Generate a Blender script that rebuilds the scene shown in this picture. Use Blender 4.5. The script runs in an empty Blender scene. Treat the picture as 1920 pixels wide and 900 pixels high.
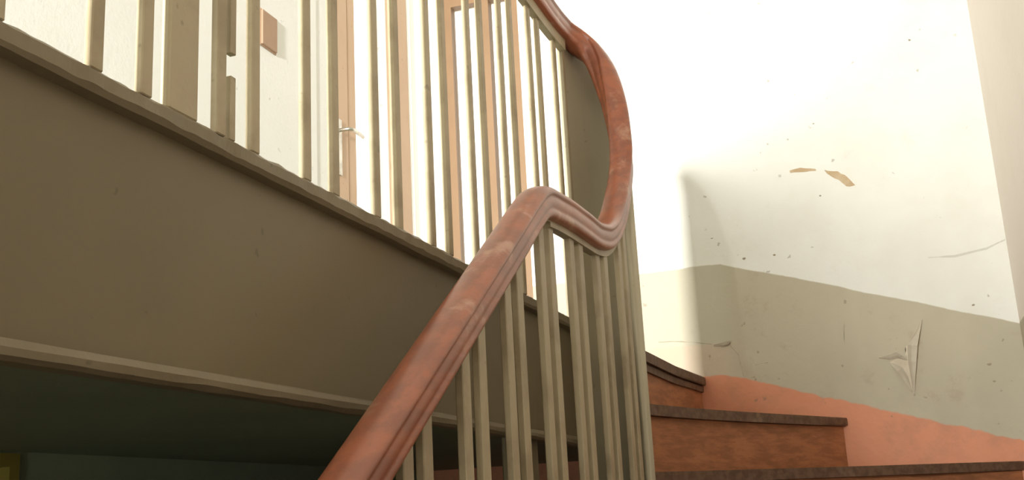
import bpy, bmesh, math, random
from mathutils import Vector, Matrix, noise
random.seed(7)
S = bpy.context.scene
COL = S.collection

# ------------------------------------------------------------------ camera
EYE = 1.707
cam_d = bpy.data.cameras.new('camera')
cam = bpy.data.objects.new('camera', cam_d)
COL.objects.link(cam)
R = Matrix(((0.9431, 0.1261, 0.3078), (0.3286, -0.2112, -0.9205), (-0.0511, 0.9693, -0.2406)))
q = R.to_quaternion(); q.normalize()
cam.matrix_world = Matrix.Translation((0, 0, EYE)) @ q.to_matrix().to_4x4()
cam_d.sensor_fit = 'HORIZONTAL'; cam_d.sensor_width = 36
cam_d.lens = 36 * 2073 / 1920
cam_d.clip_start = 0.02
S.camera = cam

# ------------------------------------------------------------------ light
S.view_settings.view_transform = 'Standard'
S.view_settings.look = 'None'
S.view_settings.gamma = 1
S.view_settings.use_curve_mapping = False
S.view_settings.exposure = 0.0
world = bpy.data.worlds.new('overcast_sky'); S.world = world
world.use_nodes = True
bg = world.node_tree.nodes['Background']
bg.inputs['Color'].default_value = (1.0, 0.97, 0.92, 1)
bg.inputs['Strength'].default_value = 2.2


def area(name, loc, target, sx, sy, power, col):
    l = bpy.data.lights.new(name, 'AREA'); l.shape = 'RECTANGLE'
    l.size = sx; l.size_y = sy; l.energy = power; l.color = col
    o = bpy.data.objects.new(name, l); COL.objects.link(o)
    o.location = loc
    o.rotation_euler = (Vector(target) - Vector(loc)).to_track_quat('-Z', 'Y').to_euler()
    return o


# daylight entering by the small window at the rear of the upper landing
lamp = area('daylight_rear_window', (-0.95, -3.36, 3.02), (-0.95, 4.4, 3.05), 0.36, 0.5, 145, (1.0, 0.972, 0.94))
lamp.data.spread = math.radians(64)
# added fill lamp, out of view, brightening the lower balusters and green wall
lamp2 = area('added_hall_fill', (-0.25, -3.38, 1.45), (-0.4, 3.0, 1.5), 0.6, 0.7, 40, (1.0, 0.985, 0.90))


# ------------------------------------------------------------------ materials
class NT:
    def __init__(s, name):
        s.m = bpy.data.materials.new(name); s.m.use_nodes = True
        s.t = s.m.node_tree; s.n = s.t.nodes
        s.b = s.n['Principled BSDF']
        s.co = s.n.new('ShaderNodeTexCoord').outputs['Object']

    def link(s, a, b): s.t.links.new(a, b)

    def noise(s, scale, detail=4, rough=.55, stretch=None):
        x = s.n.new('ShaderNodeTexNoise'); x.inputs['Scale'].default_value = scale
        x.inputs['Detail'].default_value = detail; x.inputs['Roughness'].default_value = rough
        if stretch:
            mp = s.n.new('ShaderNodeMapping'); mp.inputs['Scale'].default_value = stretch
            s.link(s.co, mp.inputs['Vector']); s.link(mp.outputs[0], x.inputs['Vector'])
        else:
            s.link(s.co, x.inputs['Vector'])
        return x.outputs['Fac']

    def math(s, op, a, b=None, c=None, clamp=False):
        x = s.n.new('ShaderNodeMath'); x.operation = op; x.use_clamp = clamp
        for i, v in enumerate((a, b, c)):
            if v is None: continue
            if isinstance(v, (int, float)): x.inputs[i].default_value = v
            else: s.link(v, x.inputs[i])
        return x.outputs[0]

    def ramp(s, v, lo, hi):
        x = s.n.new('ShaderNodeMapRange'); x.interpolation_type = 'SMOOTHSTEP'
        x.inputs['From Min'].default_value = lo; x.inputs['From Max'].default_value = hi
        s.link(v, x.inputs['Value']); return x.outputs['Result']

    def mix(s, f, a, b):
        x = s.n.new('ShaderNodeMix'); x.data_type = 'RGBA'
        if isinstance(f, (int, float)): x.inputs['Factor'].default_value = f
        else: s.link(f, x.inputs['Factor'])
        for v, i in ((a, 6), (b, 7)):
            if isinstance(v, tuple): x.inputs[i].default_value = (*v, 1)
            else: s.link(v, x.inputs[i])
        return x.outputs[2]

    def xyz(s):
        x = s.n.new('ShaderNodeSeparateXYZ'); s.link(s.co, x.inputs[0]); return x.outputs

    def col(s, c):
        if isinstance(c, tuple): s.b.inputs['Base Color'].default_value = (*c, 1)
        else: s.link(c, s.b.inputs['Base Color'])

    def bump(s, h, strength=.3, dist=.004):
        x = s.n.new('ShaderNodeBump'); x.inputs['Strength'].default_value = strength
        x.inputs['Distance'].default_value = dist
        s.link(h, x.inputs['Height']); s.link(x.outputs[0], s.b.inputs['Normal'])

    def rough(s, v, spec=.3):
        s.b.inputs['Roughness'].default_value = v
        s.b.inputs['Specular IOR Level'].default_value = spec


def paint(name, c, dark=None, rough=.6, scale=6, bump=.25, amt=.5, spec=.3, speck=True):
    m = NT(name)
    dark = dark or tuple(v * .8 for v in c)
    f = m.math('MULTIPLY', m.ramp(m.noise(scale, 5), .42, .68), amt)
    cc = m.mix(f, c, dark)
    if speck:
        sp = m.math('MULTIPLY', m.ramp(m.noise(34, 2), .70, .76), .45)
        cc = m.mix(sp, cc, tuple(v * .45 for v in c))
    m.col(cc); m.rough(rough, spec)
    m.bump(m.noise(70, 4), bump, .002)
    return m.m


SALMON = (.68, .275, .155)
SAGE = (.49, .435, .325)
CREAM = (.80, .785, .74)


def end_wall_mat():
    m = NT('limewash_over_painted_dado')
    X, Y, Z = m.xyz()
    wob = m.math('MULTIPLY', m.math('SUBTRACT', m.noise(5, 4), .5), .022)
    sl = m.math('MULTIPLY_ADD', m.math('MAXIMUM', m.math('ADD', X, .60), 0.0), -.331, 2.654)
    # ease the bend of the painted line
    dd = m.math('SUBTRACT', m.math('ADD', Z, wob), sl)
    upper = m.ramp(dd, -.003, .003)
    sk = m.math('MULTIPLY_ADD', m.math('MAXIMUM', m.math('ADD', X, .62), 0.0), -.318, 2.203)
    ds = m.math('SUBTRACT', m.math('ADD', Z, m.math('MULTIPLY', m.math('SUBTRACT', m.noise(16, 5), .5), .03)), sk)
    skirt = m.math('SUBTRACT', 1.0, m.ramp(ds, -.004, .005))
    cream = m.mix(m.math('MULTIPLY', m.ramp(m.noise(2.3, 5), .4, .7), .5), CREAM, (.70, .67, .59))
    cream = m.mix(m.math('MULTIPLY', m.ramp(m.noise(9, 6, .7), .58, .75), .3), cream, (.62, .59, .50))
    sage = m.mix(m.math('MULTIPLY', m.ramp(m.noise(3.1, 5), .4, .65), .5), SAGE, (.43, .38, .285))
    sage = m.mix(m.math('MULTIPLY', m.ramp(m.noise(7, 6, .7), .56, .72), .35), sage, (.36, .25, .17))
    # landing side: pinkish bare patch above the landing floor
    left = m.math('SUBTRACT', 1.0, m.ramp(X, -.66, -.50))
    low = m.math('SUBTRACT', 1.0, m.ramp(m.math('ADD', Z, m.math('MULTIPLY', m.noise(6, 3), .03)), 2.345, 2.355))
    sage = m.mix(m.math('MULTIPLY', left, .55), sage, (.52, .48, .38))
    sage = m.mix(m.math('MULTIPLY', m.math('MULTIPLY', left, low), .8), sage, (.55, .43, .32))
    salm = m.mix(m.math('MULTIPLY', m.ramp(m.noise(8, 6, .65), .45, .7), .7), SALMON, (.54, .24, .14))
    c = m.mix(upper, sage, cream)
    c = m.mix(skirt, c, salm)
    # small dirt specks
    c = m.mix(m.math('MULTIPLY', m.ramp(m.noise(26, 2), .72, .77), .45), c, (.2, .15, .1))
    m.col(c); m.rough(.55, .3)
    h = m.math('ADD', m.math('MULTIPLY', m.noise(3, 3), 3.0), m.math('MULTIPLY', m.noise(45, 4), .5))
    m.bump(h, .35, .006)
    return m.m


def side_wall_mat():
    m = NT('limewash_over_dado_side')
    X, Y, Z = m.xyz()
    line = m.math('MINIMUM', m.math('MULTIPLY_ADD', Y, .62, -.15), 2.30)
    line = m.math('MAXIMUM', line, 1.15)
    up = m.ramp(m.math('SUBTRACT', Z, line), -.003, .003)
    cream = m.mix(m.math('MULTIPLY', m.ramp(m.noise(3, 5), .4, .7), .5), (.83, .755, .68), (.77, .69, .61))
    m.col(m.mix(up, m.mix(m.math('MULTIPLY', m.ramp(m.noise(4), .4, .7), .5), SAGE, (.28, .25, .17)), cream)); m.rough(.6, .3)
    m.bump(m.noise(30, 4), .3, .004)
    return m.m


def wood(name, a, b, rough, stretch, spec=.4, coat=0, worn=None, worn_lo=.6, worn_hi=.75):
    m = NT(name)
    g = m.noise(3, 7, .65, stretch)
    c = m.mix(m.ramp(g, .38, .62), a, b)
    if worn:
        c = m.mix(m.math('MULTIPLY', m.ramp(m.noise(11, 5, .6), worn_lo, worn_hi), .6), c, worn)
    m.col(c); m.rough(rough, spec)
    m.b.inputs['Coat Weight'].default_value = coat
    m.b.inputs['Coat Roughness'].default_value = .3
    m.bump(m.noise(9, 6, .6, stretch), .25, .002)
    return m.m


def metal(name, c, rough):
    m = NT(name)
    m.b.inputs['Metallic'].default_value = 1
    m.col(m.mix(m.ramp(m.noise(30), .4, .7), c, tuple(v * .7 for v in c))); m.rough(rough)
    return m.m


def glass():
    m = bpy.data.materials.new('window_glass'); m.use_nodes = True
    t = m.node_tree; n = t.nodes
    for x in list(n): n.remove(x)
    o = n.new('ShaderNodeOutputMaterial'); mx = n.new('ShaderNodeMixShader')
    tr = n.new('ShaderNodeBsdfTransparent'); gl = n.new('ShaderNodeBsdfGlossy')
    tr.inputs['Color'].default_value = (.96, .98, .97, 1); gl.inputs['Roughness'].default_value = .03
    mx.inputs[0].default_value = .05
    t.links.new(tr.outputs[0], mx.inputs[1])
    t.links.new(gl.outputs[0], mx.inputs[2]); t.links.new(mx.outputs[0], o.inputs[0])
    return m


M = dict(
    end=end_wall_mat(), side=side_wall_mat(),
    cream=paint('cream_limewash', (.88, .865, .83), (.84, .82, .78), .7, 3, .3),
    ceil=paint('white_ceiling', (.8, .78, .72), None, .8, 3, .2),
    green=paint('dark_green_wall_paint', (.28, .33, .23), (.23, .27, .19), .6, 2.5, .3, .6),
    trim=paint('olive_trim_paint', (.25, .20, .125), (.21, .165, .10), .45, 7, .4, .6),
    sage=paint('olive_grey_gloss_paint', (.21, .165, .094), (.185, .143, .08), .42, 2.2, .12, .6, .35),
    bal=paint('aged_olive_cream_paint', (.47, .385, .25), (.34, .265, .165), .45, 9, .35, .8, .35),
    shell=paint('aged_olive_cream_paint_panel', (.54, .475, .34), (.47, .41, .28), .4, 5, .2, .6, .4),
    rail=wood('reddish_brown_worn_wood', (.42, .128, .062), (.30, .096, .054), .36, (10, 1.2, 10), .5, .35,
              (.62, .36, .25), .56, .70),
    tread=wood('dark_brown_worn_tread_wood', (.18, .10, .063), (.115, .062, .04), .5, (2, 14, 14), .35, 0,
               (.30, .20, .14), .56, .76),
    riser=wood('orange_brown_riser_wood', (.50, .20, .09), (.34, .135, .062), .5, (2.5, 2.5, 14), .35, 0,
               (.12, .06, .03), .62, .8),
    peach=paint('peach_joinery_paint', (.62, .43, .29), (.56, .38, .25), .5, 4, .15, .5),
    peachw=paint('peach_joinery_paint_shaded_copy', (.30, .185, .105), (.26, .16, .09), .5, 4, .15, .5),  # same peach paint, shaded copy: darkened in colour against the strong light
    box=paint('brownish_pink_panel_paint', (.42, .27, .18), None, .6, 5, .1, .4),
    ochre=paint('ochre_door_paint', (.30, .24, .05), None, .6, 4, .2, .5),
    floor=wood('brown_floor_boards', (.16, .09, .05), (.1, .055, .03), .5, (14, 1.5, 14)),
    steel=metal('dull_aluminium', (.72, .69, .62), .35),
    iron=metal('dark_iron', (.12, .10, .08), .6),
    plaster=paint('bare_yellow_plaster', (.50, .36, .22), (.60, .48, .33), .8, 14, .4, .9),
    plasterl=paint('bare_pale_plaster', (.66, .58, .46), (.55, .46, .35), .85, 14, .4, .8),
    flake=paint('peeled_paint_underside', (.88, .82, .71), (.78, .68, .55), .7, 20, .3, .5),
    dirt_and_shadow=paint('dark_dirt_and_shadow_mark', (.33, .28, .20), None, .8, 20, .3, .4),
    scuff=paint('grey_scuff', (.60, .58, .52), (.68, .66, .60), .8, 18, .3, .9),
    glass=glass())


# ------------------------------------------------------------------ mesh helpers
def obj(name, bm, mat, parent=None, smooth=False, bevel=0, seg=2):
    me = bpy.data.meshes.new(name)
    if bevel:
        bmesh.ops.bevel(bm, geom=[e for e in bm.edges], offset=bevel, segments=seg, affect='EDGES', profile=.6)
    bmesh.ops.recalc_face_normals(bm, faces=bm.faces)
    bm.to_mesh(me); bm.free()
    me.materials.append(mat)
    if smooth:
        for p in me.polygons: p.use_smooth = True
    o = bpy.data.objects.new(name, me); COL.objects.link(o)
    if parent: o.parent = parent
    return o


def box(bm, a, b):
    x0, y0, z0 = a; x1, y1, z1 = b
    v = [bm.verts.new(p) for p in ((x0, y0, z0), (x1, y0, z0), (x1, y1, z0), (x0, y1, z0),
                                   (x0, y0, z1), (x1, y0, z1), (x1, y1, z1), (x0, y1, z1))]
    for f in ((0, 3, 2, 1), (4, 5, 6, 7), (0, 1, 5, 4), (1, 2, 6, 5), (2, 3, 7, 6), (3, 0, 4, 7)):
        bm.faces.new([v[i] for i in f])


def boxo(name, a, b, mat, parent=None, bevel=0, seg=1):
    bm = bmesh.new(); box(bm, a, b); return obj(name, bm, mat, parent, bevel=bevel, seg=seg)


def prism(bm, poly, n, depth):
    """poly: list of 3-D points (planar), extruded by vector n*depth"""
    n = Vector(n) * depth
    a = [bm.verts.new(p) for p in poly]; b = [bm.verts.new(Vector(p) + n) for p in poly]
    bm.faces.new(a); bm.faces.new(b[::-1])
    for i in range(len(a)):
        j = (i + 1) % len(a); bm.faces.new((a[i], b[i], b[j], a[j]))


def sweep(bm, path, prof, up=(0, 0, 1), flat_side=True):
    """profile (u sideways, w upwards) swept along path; sideways stays horizontal"""
    path = [Vector(p) for p in path]; rings = []
    N = len(path)
    for i, p in enumerate(path):
        t = (path[min(i + 1, N - 1)] - path[max(i - 1, 0)]).normalized()
        s = Vector((t.y, -t.x, 0)).normalized()
        w = s.cross(t).normalized()
        rings.append([bm.verts.new(p + s * a + w * b) for a, b in prof])
    k = len(prof)
    for i in range(N - 1):
        for j in range(k):
            l = (j + 1) % k
            bm.faces.new((rings[i][j], rings[i][l], rings[i + 1][l], rings[i + 1][j]))
    bm.faces.new(rings[0]); bm.faces.new(rings[-1][::-1])


def bez(pts, n=10):
    """Catmull-Rom through points"""
    P = [Vector(p) for p in pts]; P = [2 * P[0] - P[1]] + P + [2 * P[-1] - P[-2]]
    out = []
    for i in range(1, len(P) - 2):
        a, b, c, d = P[i - 1:i + 3]
        for k in range(n):
            t = k / n
            out.append(.5 * ((2 * b) + (-a + c) * t + (2 * a - 5 * b + 4 * c - d) * t * t + (-a + 3 * b - 3 * c + d) * t ** 3))
    out.append(P[-2]); return out


def thing(name, label, cat, loc=(0, 0, 0), group=None):
    o = bpy.data.objects.new(name, None); COL.objects.link(o); o.location = loc
    o['label'] = label; o['category'] = cat
    if group: o['group'] = group
    return o


def struct(o, label=None, cat=None):
    o['kind'] = 'structure'
    if label: o['label'] = label
    if cat: o['category'] = cat
    return o


def sroot(name, label, cat):
    o = bpy.data.objects.new(name, None); COL.objects.link(o)
    return struct(o, label, cat)


# ------------------------------------------------------------------ setting
XL, XG, XW, XR = -.62, -.778, -1.92, .474     # lower balustrade, landing edge, landing side wall, stair side wall
YW, YB = 4.45, -3.2
ZL = 2.2
ZC = 4.6


def wall_grid(name, axis, pos, thick, a0, a1, z0, z1, holes, mat, label):
    """wall in plane axis=pos with rectangular holes (a0,a1,z0,z1)"""
    bm = bmesh.new()
    A = sorted({a0, a1, *[h[0] for h in holes], *[h[1] for h in holes]})
    Z = sorted({z0, z1, *[h[2] for h in holes], *[h[3] for h in holes]})
    for i in range(len(A) - 1):
        for j in range(len(Z) - 1):
            ca, cz = (A[i] + A[i + 1]) / 2, (Z[j] + Z[j + 1]) / 2
            if any(h[0] < ca < h[1] and h[2] < cz < h[3] for h in holes): continue
            if axis == 'x': box(bm, (pos, A[i], Z[j]), (pos + thick, A[i + 1], Z[j + 1]))
            else: box(bm, (A[i], pos, Z[j]), (A[i + 1], pos + thick, Z[j + 1]))
    bmesh.ops.remove_doubles(bm, verts=bm.verts, dist=1e-5)
    # drop interior faces shared by two boxes
    seen = {}
    for f in bm.faces:
        k = tuple(round(c, 4) for c in f.calc_center_median()); seen.setdefault(k, []).append(f)
    bmesh.ops.delete(bm, geom=[f for v in seen.values() if len(v) > 1 for f in v], context='FACES_ONLY')
    return struct(obj(name, bm, mat), label, 'wall')


WIN = (-1.80, -1.405, 2.235, 4.1)          # casement in the end wall, x0 x1 z0 z1
DOOR = (3.50, 4.395, ZL, 4.32)             # glazed door in the landing wall, y0 y1 z0 z1
RW = (-1.20, -.70, 2.70, 3.34)            # rear window of the landing

w_end = wall_grid('wall_end', 'y', YW, .2, XW - .2, XR + .2, 0, ZC, [WIN], M['end'],
                  'cream end wall with grey-green painted dado, salmon skirt and peeling paint')
w_left = wall_grid('wall_left', 'x', XW, -.2, YB, YW, ZL, ZC, [DOOR], M['cream'],
                   'cream landing wall seen behind the upper balusters')
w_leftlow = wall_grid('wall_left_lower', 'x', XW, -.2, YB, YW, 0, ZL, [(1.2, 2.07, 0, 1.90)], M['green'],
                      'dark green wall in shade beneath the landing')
w_right = wall_grid('wall_right', 'x', XR, .2, YB, YW, 0, ZC, [], M['side'],
                    'cream side wall at the right edge beyond the wall corner')
HWN = (-.60, .12, 1.05, 1.86)  # opening for the added, unseen window that carries the fill light
w_back = wall_grid('wall_back', 'y', YB - .2, .2, XW - .2, XR + .2, 0, ZC, [RW, HWN], M['cream'],
                   'cream wall behind the viewer with the landing window')
struct(boxo('floor', (XW, YB, -.1), (XR, YW, 0), M['floor']), 'brown board floor at the foot of the stairs', 'floor')
struct(boxo('ceiling', (XW - .2, YB - .2, ZC), (XR + .2, YW + .2, ZC + .15), M['ceil']), 'white plaster ceiling over the stairwell', 'ceiling')


# rear window (lets in the daylight that crosses the landing)
def casement(name, axis, pos, a0, a1, z0, z1, label, mull=(), bar=.045, dep=.05, rails=(), mat='peach'):
    r = sroot(name, label, 'window')
    bm = bmesh.new()

    def bx(aa, ab, za, zb, dd=dep, off=0):
        if axis == 'y': box(bm, (aa, pos + off, za), (ab, pos + off + dd, zb))
        else: box(bm, (pos + off, aa, za), (pos + off + dd, ab, zb))
    bx(a0, a0 + bar, z0, z1); bx(a1 - bar, a1, z0, z1)
    bx(a0 + bar, a1 - bar, z0, z0 + bar); bx(a0 + bar, a1 - bar, z1 - bar, z1)
    obj('frame', bm, M[mat], r)
    for m0, m1 in mull:
        bm = bmesh.new(); bx(m0, m1, z0 + bar, z1 - bar); obj('mullion', bm, M[mat], r)
    for zz in rails:
        bm = bmesh.new(); bx(a0 + bar, a1 - bar, zz, zz + .03, dep * .7, .008); obj('glazing_bar', bm, M[mat], r)
    bm = bmesh.new(); bx(a0 + bar, a1 - bar, z0 + bar, z1 - bar, .004, dep * .45); obj('pane', bm, M['glass'], r)
    return r


casement('window_1', 'y', YB - .12, *RW, 'small window behind the viewer lighting the landing', bar=.03)
casement('added_window_3', 'y', YB - .12, *HWN, 'added hall window behind the viewer, unseen, for fill light on the lower stairs', bar=.03)
casement('window_2', 'y', YW + .02, *WIN, 'narrow peach-framed casement window in the end wall behind the upper balusters',
         mull=((-1.600, -1.552),), bar=.062, mat='peachw')

# glazed door of the landing
d1 = sroot('door_1', 'peach glazed door with long metal handle plate seen between the upper balusters', 'door')
y0, y1, z0, z1 = DOOR
xs = XW - .05
boxo('hinge_stile', (xs, 4.235, z0 + .02), (xs + .045, 4.375, z1 - .03), M['peach'], d1, .003)
boxo('lock_stile', (xs, 3.615, z0 + .02), (xs + .045, 3.768, z1 - .03), M['peach'], d1, .003)
boxo('edge_bead', (xs, 3.773, z0 + .02), (xs + .042, 3.842, z1 - .03), M['peach'], d1, .003)
boxo('bottom_rail', (xs + .004, 3.842, z0 + .02), (xs + .040, 4.235, z0 + .28), M['peach'], d1, .003)
boxo('top_rail', (xs + .004, 3.842, z1 - .15), (xs + .040, 4.235, z1 - .03), M['peach'], d1, .003)
boxo('glazing_bar', (xs + .008, 4.030, z0 + .28), (xs + .036, 4.054, z1 - .15), M['peach'], d1, .002)
boxo('pane', (xs + .018, 3.842, z0 + .28), (xs + .022, 4.030, z1 - .15), M['glass'], d1)
boxo('pane', (xs + .018, 4.054, z0 + .28), (xs + .022, 4.235, z1 - .15), M['glass'], d1)
bm = bmesh.new(); box(bm, (XW - .12, y0, z0), (XW - .005, 3.60, z1)); box(bm, (XW - .12, 4.378, z0), (XW - .005, y1, z1))
box(bm, (XW - .12, 3.60, z1 - .025), (XW - .005, 4.378, z1)); obj('frame', bm, M['cream'], d1)
hp = boxo('handle_plate', (xs + .045, 3.672, 3.02), (xs + .052, 3.700, 3.25), M['steel'], d1, .003, 2)
bm = bmesh.new()
pth = bez([(xs + .05, 3.686, 3.205), (xs + .085, 3.688, 3.205), (xs + .098, 3.71, 3.205), (xs + .098, 3.75, 3.204), (xs + .096, 3.795, 3.202)], 5)
sweep(bm, [(p.x, p.y, p.z) for p in pth], [(.008 * math.cos(a), .008 * math.sin(a)) for a in [k * math.pi / 4 for k in range(8)]])
obj('lever', bm, M['steel'], hp, smooth=True)

# little brownish panel on the wall
t = thing('small_panel', 'small brownish-pink rectangular panel fixed to the cream landing wall', 'panel', (XW + .0, 3.10, 3.335))
boxo('cover', (0, 0, 0), (.012, .098, .13), M['box'], t, .004, 2)
boxo('rim', (0, -.005, -.005), (.005, .103, .135), M['box'], t, .002)

# low ochre door under the landing
d2 = sroot('door_2', 'dim ochre door in the green wall beneath the landing', 'door')
boxo('leaf', (XW - .09, 1.23, .02), (XW - .05, 2.04, 1.87), M['ochre'], d2, .003)
bm = bmesh.new(); box(bm, (XW - .1, 1.2, 0), (XW + .012, 1.23, 1.90)); box(bm, (XW - .1, 2.04, 0), (XW + .012, 2.07, 1.90))
box(bm, (XW - .1, 1.23, 1.87), (XW + .012, 2.04, 1.90)); obj('frame', bm, M['ochre'], d2)

# ------------------------------------------------------------------ landing (gallery)
la = thing('landing', 'olive-painted landing edge with capped top and beaded foot, above dark underside', 'landing', (XG, 0, ZL))


def L(o, p):   # keep world coordinates although parented to an empty that is not at the origin
    o.parent = p; o.matrix_parent_inverse = Matrix.Translation(-Vector(p.location)); return o


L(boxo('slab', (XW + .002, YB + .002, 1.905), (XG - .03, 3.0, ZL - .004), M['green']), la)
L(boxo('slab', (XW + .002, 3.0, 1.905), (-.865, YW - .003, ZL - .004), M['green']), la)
L(boxo('support_post', (XG - .075, 2.395, 0), (XG - .03, 2.53, 1.88), M['sage'], None, .004), la)


def wavy(name, y0, y1, prof, mat, parent, amp=.0012, n=160, f=7.0, edge=()):
    """long moulding along y with a slightly uneven, hand-made line; prof = (x,z) points"""
    bm = bmesh.new(); rings = []
    for i in range(n + 1):
        y = y0 + (y1 - y0) * i / n
        r = []
        for j, (x, z) in enumerate(prof):
            d = noise.noise(Vector((j * 3.1, y * f, 0))) * amp + noise.noise(Vector((j * 1.7, y * f * 5, 4))) * amp * (1.6 if j in edge else .3)
            r.append(bm.verts.new((x + d, y, z + d)))
        rings.append(r)
    k = len(prof)
    for i in range(n):
        for j in range(k):
            l = (j + 1) % k; bm.faces.new((rings[i][j], rings[i][l], rings[i + 1][l], rings[i + 1][j]))
    bm.faces.new(rings[0]); bm.faces.new(rings[-1][::-1])
    return L(obj(name, bm, mat), parent)


Yc = 2.88
wavy('fascia', YB + .004, Yc, [(XG - .03, 1.893), (XG - .016, 1.893), (XG - .014, 2.176), (XG - .03, 2.176)], M['sage'], la, .0015, 120, 2.0)
wavy('cap_moulding', YB + .004, Yc, [(XG - .05, 2.172), (XG + .005, 2.172), (XG + .010, 2.178), (XG + .010, 2.194), (XG + .003, ZL), (XG - .05, ZL)],
     M['trim'], la, .0011, 700, 7.0, (2, 3, 4))
wavy('foot_bead', YB + .004, Yc, [(XG - .035, 1.872), (XG - .006, 1.870), (XG + .002, 1.875), (XG + .004, 1.883), (XG + .0, 1.891), (XG - .008, 1.894), (XG - .035, 1.894)],
     M['trim'], la, .0012, 300, 3.0, (1, 2))

# ------------------------------------------------------------------ staircase
st = thing('staircase', 'worn brown wooden winder stairs with orange-brown risers climbing to the landing', 'staircase', (0, .9, 0))


def tread_shape(name, front, back, z, th=.032):
    """front: nosing polyline newel->wall ; back: polyline (reversed) under next tread"""
    bm = bmesh.new()
    prism(bm, [(x, y, z - th) for x, y in front + back], (0, 0, 1), th)
    return L(obj(name, bm, M['tread'], None, bevel=.006, seg=2), st)


def riser_shape(line, z0, z1):
    bm = bmesh.new()
    for (xa, ya), (xb, yb) in zip(line[:-1], line[1:]):
        d = Vector((xb - xa, yb - ya, 0)).normalized(); n = Vector((-d.y, d.x, 0)) * .018
        c = lambda v: min(v, YW - .003)
        prism(bm, [(xa, c(ya), z0), (xb, c(yb), z0), (xb + n.x, c(yb + n.y), z0), (xa + n.x, c(ya + n.y), z0)], (0, 0, 1), z1 - z0)
    return L(obj('riser', bm, M['riser']), st)


def curve2(a, b, c, n=8):
    return [((1 - t) ** 2 * a[0] + 2 * t * (1 - t) * b[0] + t * t * c[0], (1 - t) ** 2 * a[1] + 2 * t * (1 - t) * b[1] + t * t * c[1]) for t in [i / n for i in range(n + 1)]]


def off(line, d):
    out = []
    for i, p in enumerate(line):
        a = Vector(line[max(i - 1, 0)]); b = Vector(line[min(i + 1, len(line) - 1)])
        t = (b - a).normalized(); out.append((p[0] - t.y * d, p[1] + t.x * d))
    return out


EW = YW - .003
# nosing lines
N1 = [(-.742, 3.02), (-.742, 3.5), (-.735, 4.0), (-.70, EW)]
N2 = curve2((-.715, 3.01), (-.67, 3.42), (-.176, EW), 8)
N3 = curve2((-.66, 3.0), (-.60, 3.22), (.42, EW), 8)
RB = .022
tread_shape('tread', N2, [(-.72, EW), (-.75, 4.0), (-.76, 3.5), (-.76, 3.02)], 2.0)
tread_shape('tread', N3, [(-.16, EW), (-.30, 4.2), (-.50, 3.8), (-.64, 3.45), (-.70, 3.05)], 1.8)
# landing nosing: two stacked mouldings
bm = bmesh.new()
prism(bm, [(x, y, ZL - .034) for x, y in N1 + [(-.86, EW), (-.86, 3.02)]], (0, 0, 1), .034)
L(obj('landing_nosing', bm, M['tread'], None, bevel=.007, seg=2), st)
bm = bmesh.new()
o2 = off(N1, .012)
prism(bm, [(x, y, ZL - .060) for x, y in o2 + [(-.86, EW), (-.86, 3.02)]], (0, 0, 1), .024)
L(obj('nosing_moulding', bm, M['tread'], None, bevel=.004), st)
riser_shape(off(N1, RB), 2.0, ZL - .036)
riser_shape(off(N2, RB), 1.8, 2.0 - .033)
riser_shape(off(N3, RB), 1.6, 1.8 - .033)
# N4 winder and the straight flight down to the floor
N4 = curve2((-.60, 2.93), (-.50, 3.0), (XR - .001, 3.75), 6)
tread_shape('tread', N4, [(XR - .001, EW), (.40, EW), (-.2, 3.8), (-.58, 3.2), (-.62, 3.0)], 1.6)
riser_shape(off(N4, RB), 1.4, 1.6 - .033)
ys = [2.95 - .29 * k for k in range(1, 8)]
for k, yy in enumerate(ys):
    z = 1.4 - .2 * k
    back = ys[k - 1] + .04 if k else 3.0
    fr = [(-.60, yy), (XR - .001, yy)]
    bk = [(XR - .001, back), (-.60, back)] if k else [(XR - .001, 3.80), (-.5, 3.05), (-.60, 2.98)]
    tread_shape('tread', fr, bk, z)
    riser_shape([(-.60, yy + RB), (XR - .001, yy + RB)], z - .2, z - .033)
# lower outer string, under the lower balusters
bm = bmesh.new()
sl = .69
prism(bm, [(-.635, .86, 0), (-.635, .86, .26), (-.635, 2.80, .26 + sl * 1.94), (-.635, 2.80, sl * 1.94 - .05), (-.635, 1.0, 0)], (1, 0, 0), .032)
L(obj('string_board', bm, M['sage']), st)

# ------------------------------------------------------------------ balustrade
ba = thing('balustrade', 'continuous balustrade of thin olive-cream balusters under a worn red-brown handrail', 'balustrade', (XL, .55, 0))
ZS = .686


def zrail_low(y):       # underside reference of the lower rail on the raking part
    return min(1.757 + ZS * (y - 1.211), 2.325)


HW, HH = .027, .024
PROF = [(-.017, -.036), (.017, -.036), (.024, -.031), (.026, -.022), (.0225, -.017), (.0265, -.012), (.0275, .0), (.0245, .005), (.0295, .009),
        (.030, .015), (.024, .022), (.010, .0265), (-.010, .0265), (-.024, .022), (-.030, .015), (-.0295, .009), (-.0245, .005), (-.0275, .0),
        (-.0265, -.012), (-.0225, -.017), (-.026, -.022), (-.024, -.031)]
PROF = [(a * 1.07, b * 1.1) for a, b in PROF]
A, B = .083, .115
RA, RB2, RY = .074, .10, 2.84


def el(th, r=0):
    a = math.radians(th); return (-.70 + (A + r) * math.cos(a), Yc + (B + r) * math.sin(a))


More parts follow.
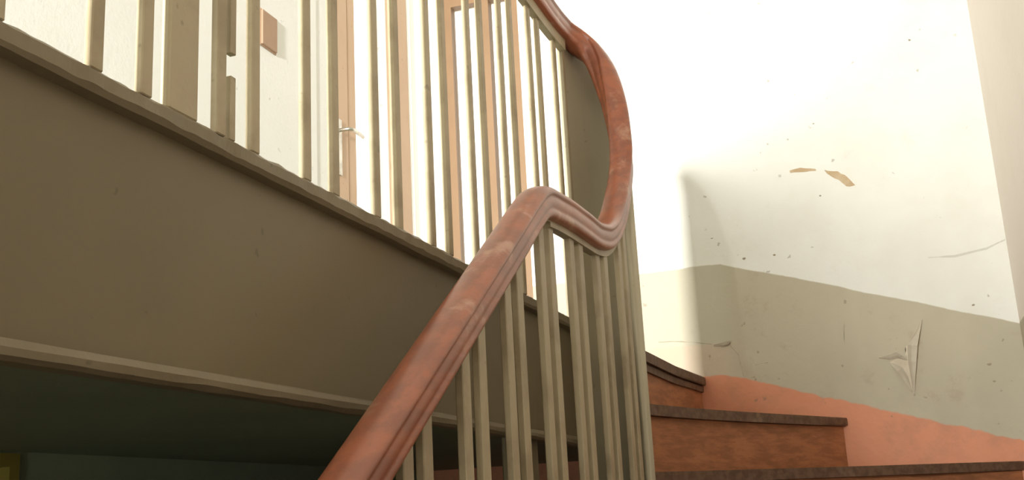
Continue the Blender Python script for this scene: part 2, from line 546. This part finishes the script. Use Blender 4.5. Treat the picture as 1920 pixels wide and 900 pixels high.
ctrl = [(0, 2.605), (15, 2.675), (30, 2.75), (45, 2.825), (60, 2.90), (75, 2.96), (92, 3.005), (110, 3.03), (130, 3.048), (155, 3.058), (178, 3.062)]
path = []
for y in (0.45, .8, 1.211, 1.6, 1.85): path.append((XL, y, 1.757 + ZS * (y - 1.211)))
path += [(XL, 1.955, 2.268), (XL, 2.015, 2.304), (XL, 2.07, 2.318), (XL, 2.20, 2.328), (XL, 2.36, 2.334), (XL, 2.47, 2.340), (XL, 2.56, 2.360), (XL, 2.66, 2.415), (XL, 2.76, 2.51)]
for th, z in ctrl:
    a = math.radians(th); path.append((-.70 + RA * math.cos(a) + (.0 if th > 90 else .002), RY + RB2 * math.sin(a), z))
path += [(XG, 2.72, 3.062), (XG, 2.5, 3.065), (XG, 2.0, 3.065), (XG, 0, 3.065), (XG, -3.18, 3.065)]
full = bez(path, 7)
bm = bmesh.new(); sweep(bm, full, PROF)
# slight hand-worn irregularity
for v in bm.verts:
    v.co += Vector((1, 0, 1)) * noise.noise(v.co * 9) * .0015
rail = L(obj('handrail', bm, M['rail'], None, smooth=True), ba)
rail['label'] = 'worn red-brown moulded wooden handrail'
m = rail.modifiers.new('subd', 'SUBSURF'); m.levels = 1; m.render_levels = 1

# painted sub-rail beneath the handrail
sp = [p for p in full]
i0 = next(i for i, p in enumerate(sp) if p.y > 2.06)
i1 = next(i for i, p in enumerate(sp) if p.y > 2.66)
i2 = next(i for i, p in enumerate(sp) if i > i1 + 20 and p.x < XG + .006)
seg = [(p.x, p.y, p.z) for p in sp[i2:]]
bm = bmesh.new(); sweep(bm, seg, [(-.010, -.070), (.010, -.070), (.010, -.030), (-.010, -.030)])
L(obj('subrail', bm, M['bal']), ba)
seg = [(p.x, p.y, p.z) for p in sp[i0:i1]]
bm = bmesh.new(); sweep(bm, seg, [(-.010, -.052), (.010, -.052), (.010, -.030), (-.010, -.030)])
L(obj('subrail', bm, M['bal']), ba)
seg = [(p.x, p.y, p.z) for p in sp[:i0 + 1]]
bm = bmesh.new(); sweep(bm, seg, [(-.010, -.042), (.010, -.042), (.010, -.030), (-.010, -.030)])
L(obj('subrail', bm, M['bal']), ba)


def rail_z(x, y, lower):
    best = None
    for a, b in zip(full[:-1], full[1:]):
        if lower and (abs(a.x - XL) > .02): continue
        if not lower and (a.x > -.74): continue
        lo, hi = min(a.y, b.y), max(a.y, b.y)
        if lo - 1e-6 <= y <= hi + 1e-6 and hi > lo:
            t = (y - a.y) / (b.y - a.y); return a.z + (b.z - a.z) * t
    return 3.065


# upper balusters: pairs every 0.2194 m
UY = [.922, 1.008, 1.160, 1.242, 1.385, 1.474, 1.622, 1.711, 1.860, 1.945, 2.094, 2.178, 2.316, 2.398, 2.553, 2.633, 2.785, 2.870]
UY += [.965 - .2285 * k + s * .042 for k in range(1, 19) for s in (-1, 1)]
for y in UY:
    if y < YB + .03: continue
    bm = bmesh.new()
    lean = random.uniform(-.002, .002)
    x = XG - .002
    dx, dy = .0056, .0105
    prism(bm, [(x - dx, y - dy, ZL + .0005), (x + dx, y - dy, ZL + .0005), (x + dx, y + dy, ZL + .0005), (x - dx, y + dy, ZL + .0005)], (0, lean, 1), 3.045 - ZL)
    L(obj('baluster', bm, M['bal'], None, bevel=.0015, seg=1), ba)
# broader post and patched lath between the upper balusters on the left
L(boxo('broad_post', (XG - .012, 1.050, ZL + .0005), (XG + .002, 1.112, 3.040), M['bal'], None, .003), ba)
L(boxo('patch_lath', (XG - .006, 1.1795, ZL + .0005), (XG + .004, 1.1915, 2.290), M['bal'], None, .001), ba)
L(boxo('patch_lath', (XG - .006, 1.1795, 2.322), (XG + .004, 1.1915, 3.045), M['bal'], None, .001), ba)

# lower balusters: pairs every 0.2215 m along the raking part
for k in range(-5, 6):
    yc = 1.823 * .886 + .2222 * k
    for s in (-1, 1):
        y = yc + s * .036 + random.uniform(-.002, .002)
        if y < .62: continue
        zt = rail_z(XL, y, True) - .034
        zb = .262 + sl * (y - .86)
        bm = bmesh.new()
        dx, dy = .0065, .0165
        lean = random.uniform(-.002, .002)
        prism(bm, [(XL - dx, y - dy, zb), (XL + dx, y - dy, zb), (XL + dx, y + dy, zb), (XL - dx, y + dy, zb)], (lean, 0, 1), zt - zb)
        L(obj('baluster', bm, M['bal'], None, bevel=.0015, seg=1), ba)

# curved end panel that closes the well: a thin half-cylinder whose top follows the rail
bm = bmesh.new()
cols = []
ths = list(range(-12, 196, 6))


def ztop(th):
    th = max(0, min(178, th)); P = ctrl
    for (a, za), (b, zb) in zip(P[:-1], P[1:]):
        if a <= th <= b: return za + (zb - za) * (th - a) / (b - a)
    return P[-1][1]


for th in ths:
    tc = max(0, min(180, th))
    ex = 0
    if th < 0: ex = th / 12 * .05
    if th > 180: ex = -(th - 180) / 12 * .02
    xi, yi = el(tc, -.007); xo, yo = el(tc, .007)
    zt = ztop(th) - .018
    if th < 0: zt = ctrl[0][1] - .018 + th / 12 * .08
    cols.append([(xi, yi + ex, z) for z in (1.0, zt)] + [(xo, yo + ex, z) for z in (1.0, zt)])
V = [[bm.verts.new(p) for p in c] for c in cols]
for a, b in zip(V[:-1], V[1:]):
    bm.faces.new((a[0], a[1], b[1], b[0])); bm.faces.new((a[2], b[2], b[3], a[3]))
    bm.faces.new((a[1], a[3], b[3], b[1])); bm.faces.new((a[0], b[0], b[2], a[2]))
for c in (V[0], V[-1]): bm.faces.new((c[0], c[2], c[3], c[1]))
o = L(obj('curved_end_panel', bm, M['shell'], None, smooth=False), ba)
for p in o.data.polygons: p.use_smooth = abs(p.normal.z) < .5
o['label'] = 'olive-cream curved panel closing the end of the stairwell'
newel = L(boxo('newel_post', (XL - .035, .50, 0), (XL + .035, .57, 1.27), M['bal'], None, .006, 2), ba)

# ------------------------------------------------------------------ peeling paint and marks on the end wall
WY = YW


def blob(name, pts, mat, parent, depth=.0012, rough=.002):
    """thin chip on the end wall from an (x,z) outline"""
    bm = bmesh.new(); out = []
    n = len(pts)
    for i in range(n):
        a, b = pts[i], pts[(i + 1) % n]
        for t in (0, .34, .67):
            x = a[0] + (b[0] - a[0]) * t + random.uniform(-rough, rough); z = a[1] + (b[1] - a[1]) * t + random.uniform(-rough, rough)
            out.append((x, WY - depth, z))
    prism(bm, out, (0, 1, 0), depth * .9)
    bmesh.ops.triangulate(bm, faces=bm.faces[:])
    o = obj(name, bm, mat, parent); return o


def flap(name, rows, mat, parent, swap=True):
    """curled flap: rows of (x,z,lift) points; outer column hinged on the wall"""
    bm = bmesh.new()
    g = []
    for r in rows:      # free edge lifted on the right-hand side
        ls = [p[2] for p in r][::-1]
        ls = [l * 1.15 for l in ls] if swap else [p[2] for p in r]
        g.append([bm.verts.new((x, WY - .0012 - l, z)) for (x, z, _), l in zip(r, ls)])
    for a, b in zip(g[:-1], g[1:]):
        for i in range(len(a) - 1): bm.faces.new((a[i], a[i + 1], b[i + 1], b[i]))
    bmesh.ops.solidify(bm, geom=bm.faces[:], thickness=.0012)
    o = obj(name, bm, mat, parent, smooth=False); return o



# bare plaster where the dado paint has torn, and the curled paint round it
blob('bare_plaster_patch', [(.136, 2.341), (.115, 2.265), (.095, 2.216), (.084, 2.15), (.076, 2.070), (.053, 2.119), (.031, 2.171), (.002, 2.196),
                            (.048, 2.215), (.062, 2.213), (.066, 2.249), (.096, 2.267)], M['plasterl'], w_end, .001, .002)
flap('paint_flap', [[(.1389, 2.346, 0), (.1360, 2.344, .002), (.1345, 2.342, .004)],
                    [(.1235, 2.295, 0), (.112, 2.292, .014), (.104, 2.290, .020)],
                    [(.1085, 2.245, 0), (.088, 2.250, .024), (.074, 2.256, .030)],
                    [(.0970, 2.186, 0), (.080, 2.190, .020), (.068, 2.196, .026)],
                    [(.0855, 2.126, 0), (.078, 2.128, .010), (.070, 2.132, .014)],
                    [(.0735, 2.063, 0), (.0715, 2.064, .002), (.070, 2.065, .003)]], M['flake'], w_end)
flap('paint_flap', [[(-.036, 2.2165, 0), (-.036, 2.2155, .001), (-.035, 2.2145, .002)],
                    [(.002, 2.2215, 0), (.003, 2.212, .008), (.006, 2.204, .013)],
                    [(.030, 2.2290, 0), (.033, 2.218, .013), (.036, 2.207, .020)],
                    [(.050, 2.2240, 0), (.053, 2.212, .010), (.058, 2.198, .014)],
                    [(.064, 2.215, 0), (.065, 2.206, .004), (.066, 2.196, .006)]], M['flake'], w_end)
flap('paint_flap', [[(.004, 2.187, 0), (.008, 2.190, .004), (.012, 2.193, .007)],
                    [(.026, 2.155, 0), (.036, 2.164, .010), (.045, 2.172, .016)],
                    [(.046, 2.118, 0), (.054, 2.128, .008), (.060, 2.138, .012)],
                    [(.064, 2.078, 0), (.067, 2.082, .002), (.069, 2.086, .003)]], M['flake'], w_end)
# yellowish chips in the white above
blob('chipped_patch', [(-.2845, 3.0046), (-.2416, 3.0094), (-.1801, 2.9975), (-.1813, 2.9865), (-.2436, 2.9926), (-.2816, 2.9938)], M['plaster'], w_end, .0008, .0015)
blob('chipped_patch', [(-.1498, 2.9863), (-.0995, 2.972), (-.0617, 2.9439), (-.0397, 2.9051), (-.0704, 2.9052), (-.0996, 2.9362), (-.1372, 2.9687)], M['plaster'], w_end, .0008, .002)
for i, (x, z, r) in enumerate([(-.5018, 2.6639, .008), (-.3805, 2.6643, .006), (-.1763, 2.8828, .005), (-.1687, 3.1874, .004), (.3258, 2.3818, .006),
                               (.4113, 3.4626, .007), (-.6222, 2.7644, .005), (-.3247, 2.988, .008), (.3492, 2.1562, .008), (.3565, 2.0923, .006), (.2401, 3.4756, .005)]):
    pts = []
    sq = random.uniform(.4, .9)
    for k in range(7):
        a = k / 7 * math.tau; pts.append((x + r * math.cos(a) * random.uniform(.7, 1.2), z + r * sq * math.sin(a) * random.uniform(.7, 1.2)))
    blob('pit_mark', pts, M['dirt_and_shadow'] if i not in (5, 7) else M['scuff'], w_end, .0006, .0006)
blob('scuff_mark', [(.1918, 2.5841), (.2874, 2.5805), (.4036, 2.5962), (.4718, 2.6193), (.4706, 2.6142), (.4019, 2.5869), (.2857, 2.5712), (.1948, 2.5794)], M['scuff'], w_end, .0005, .001)


def crack_and_shadow(pts, w):
    up = [(x, z + w * random.uniform(.5, 1)) for x, z in pts]; dn = [(x, z - w * random.uniform(.4, 1)) for x, z in pts[::-1]]
    blob('crack_and_shadow', up + dn, M['dirt_and_shadow'], w_end, .0006, .0008)


crack_and_shadow([(-.8791, 2.3588), (-.813, 2.3567), (-.7376, 2.3449), (-.6642, 2.3304)], .0012)
crack_and_shadow([(-.655, 2.3204), (-.6222, 2.316), (-.5981, 2.3182), (-.5887, 2.3281)], .0015)
crack_and_shadow([(-.5925, 2.318), (-.5628, 2.2783), (-.5566, 2.2245), (-.5505, 2.1916)], .0008)
crack_and_shadow([(.1400, 2.347), (.1245, 2.295), (.1095, 2.246), (.098, 2.186), (.0865, 2.126), (.0745, 2.061)], .003)  # dark line painted in as the flap's shadow along its right edge
crack_and_shadow([(-.1459, 2.3577), (-.1508, 2.33), (-.1538, 2.2916)], .0006)
crack_and_shadow([(-.5036, 2.2303), (-.4751, 2.235), (-.451, 2.236)], .0008)
flap('paint_flap', [[(-.657, 2.322, 0), (-.657, 2.326, .001), (-.656, 2.329, .001)],
                    [(-.622, 2.332, 0), (-.622, 2.326, .003), (-.621, 2.320, .006)],
                    [(-.598, 2.336, 0), (-.597, 2.329, .004), (-.596, 2.322, .007)],
                    [(-.586, 2.337, 0), (-.586, 2.334, .001), (-.586, 2.331, .002)]], M['plasterl'], w_end, False)
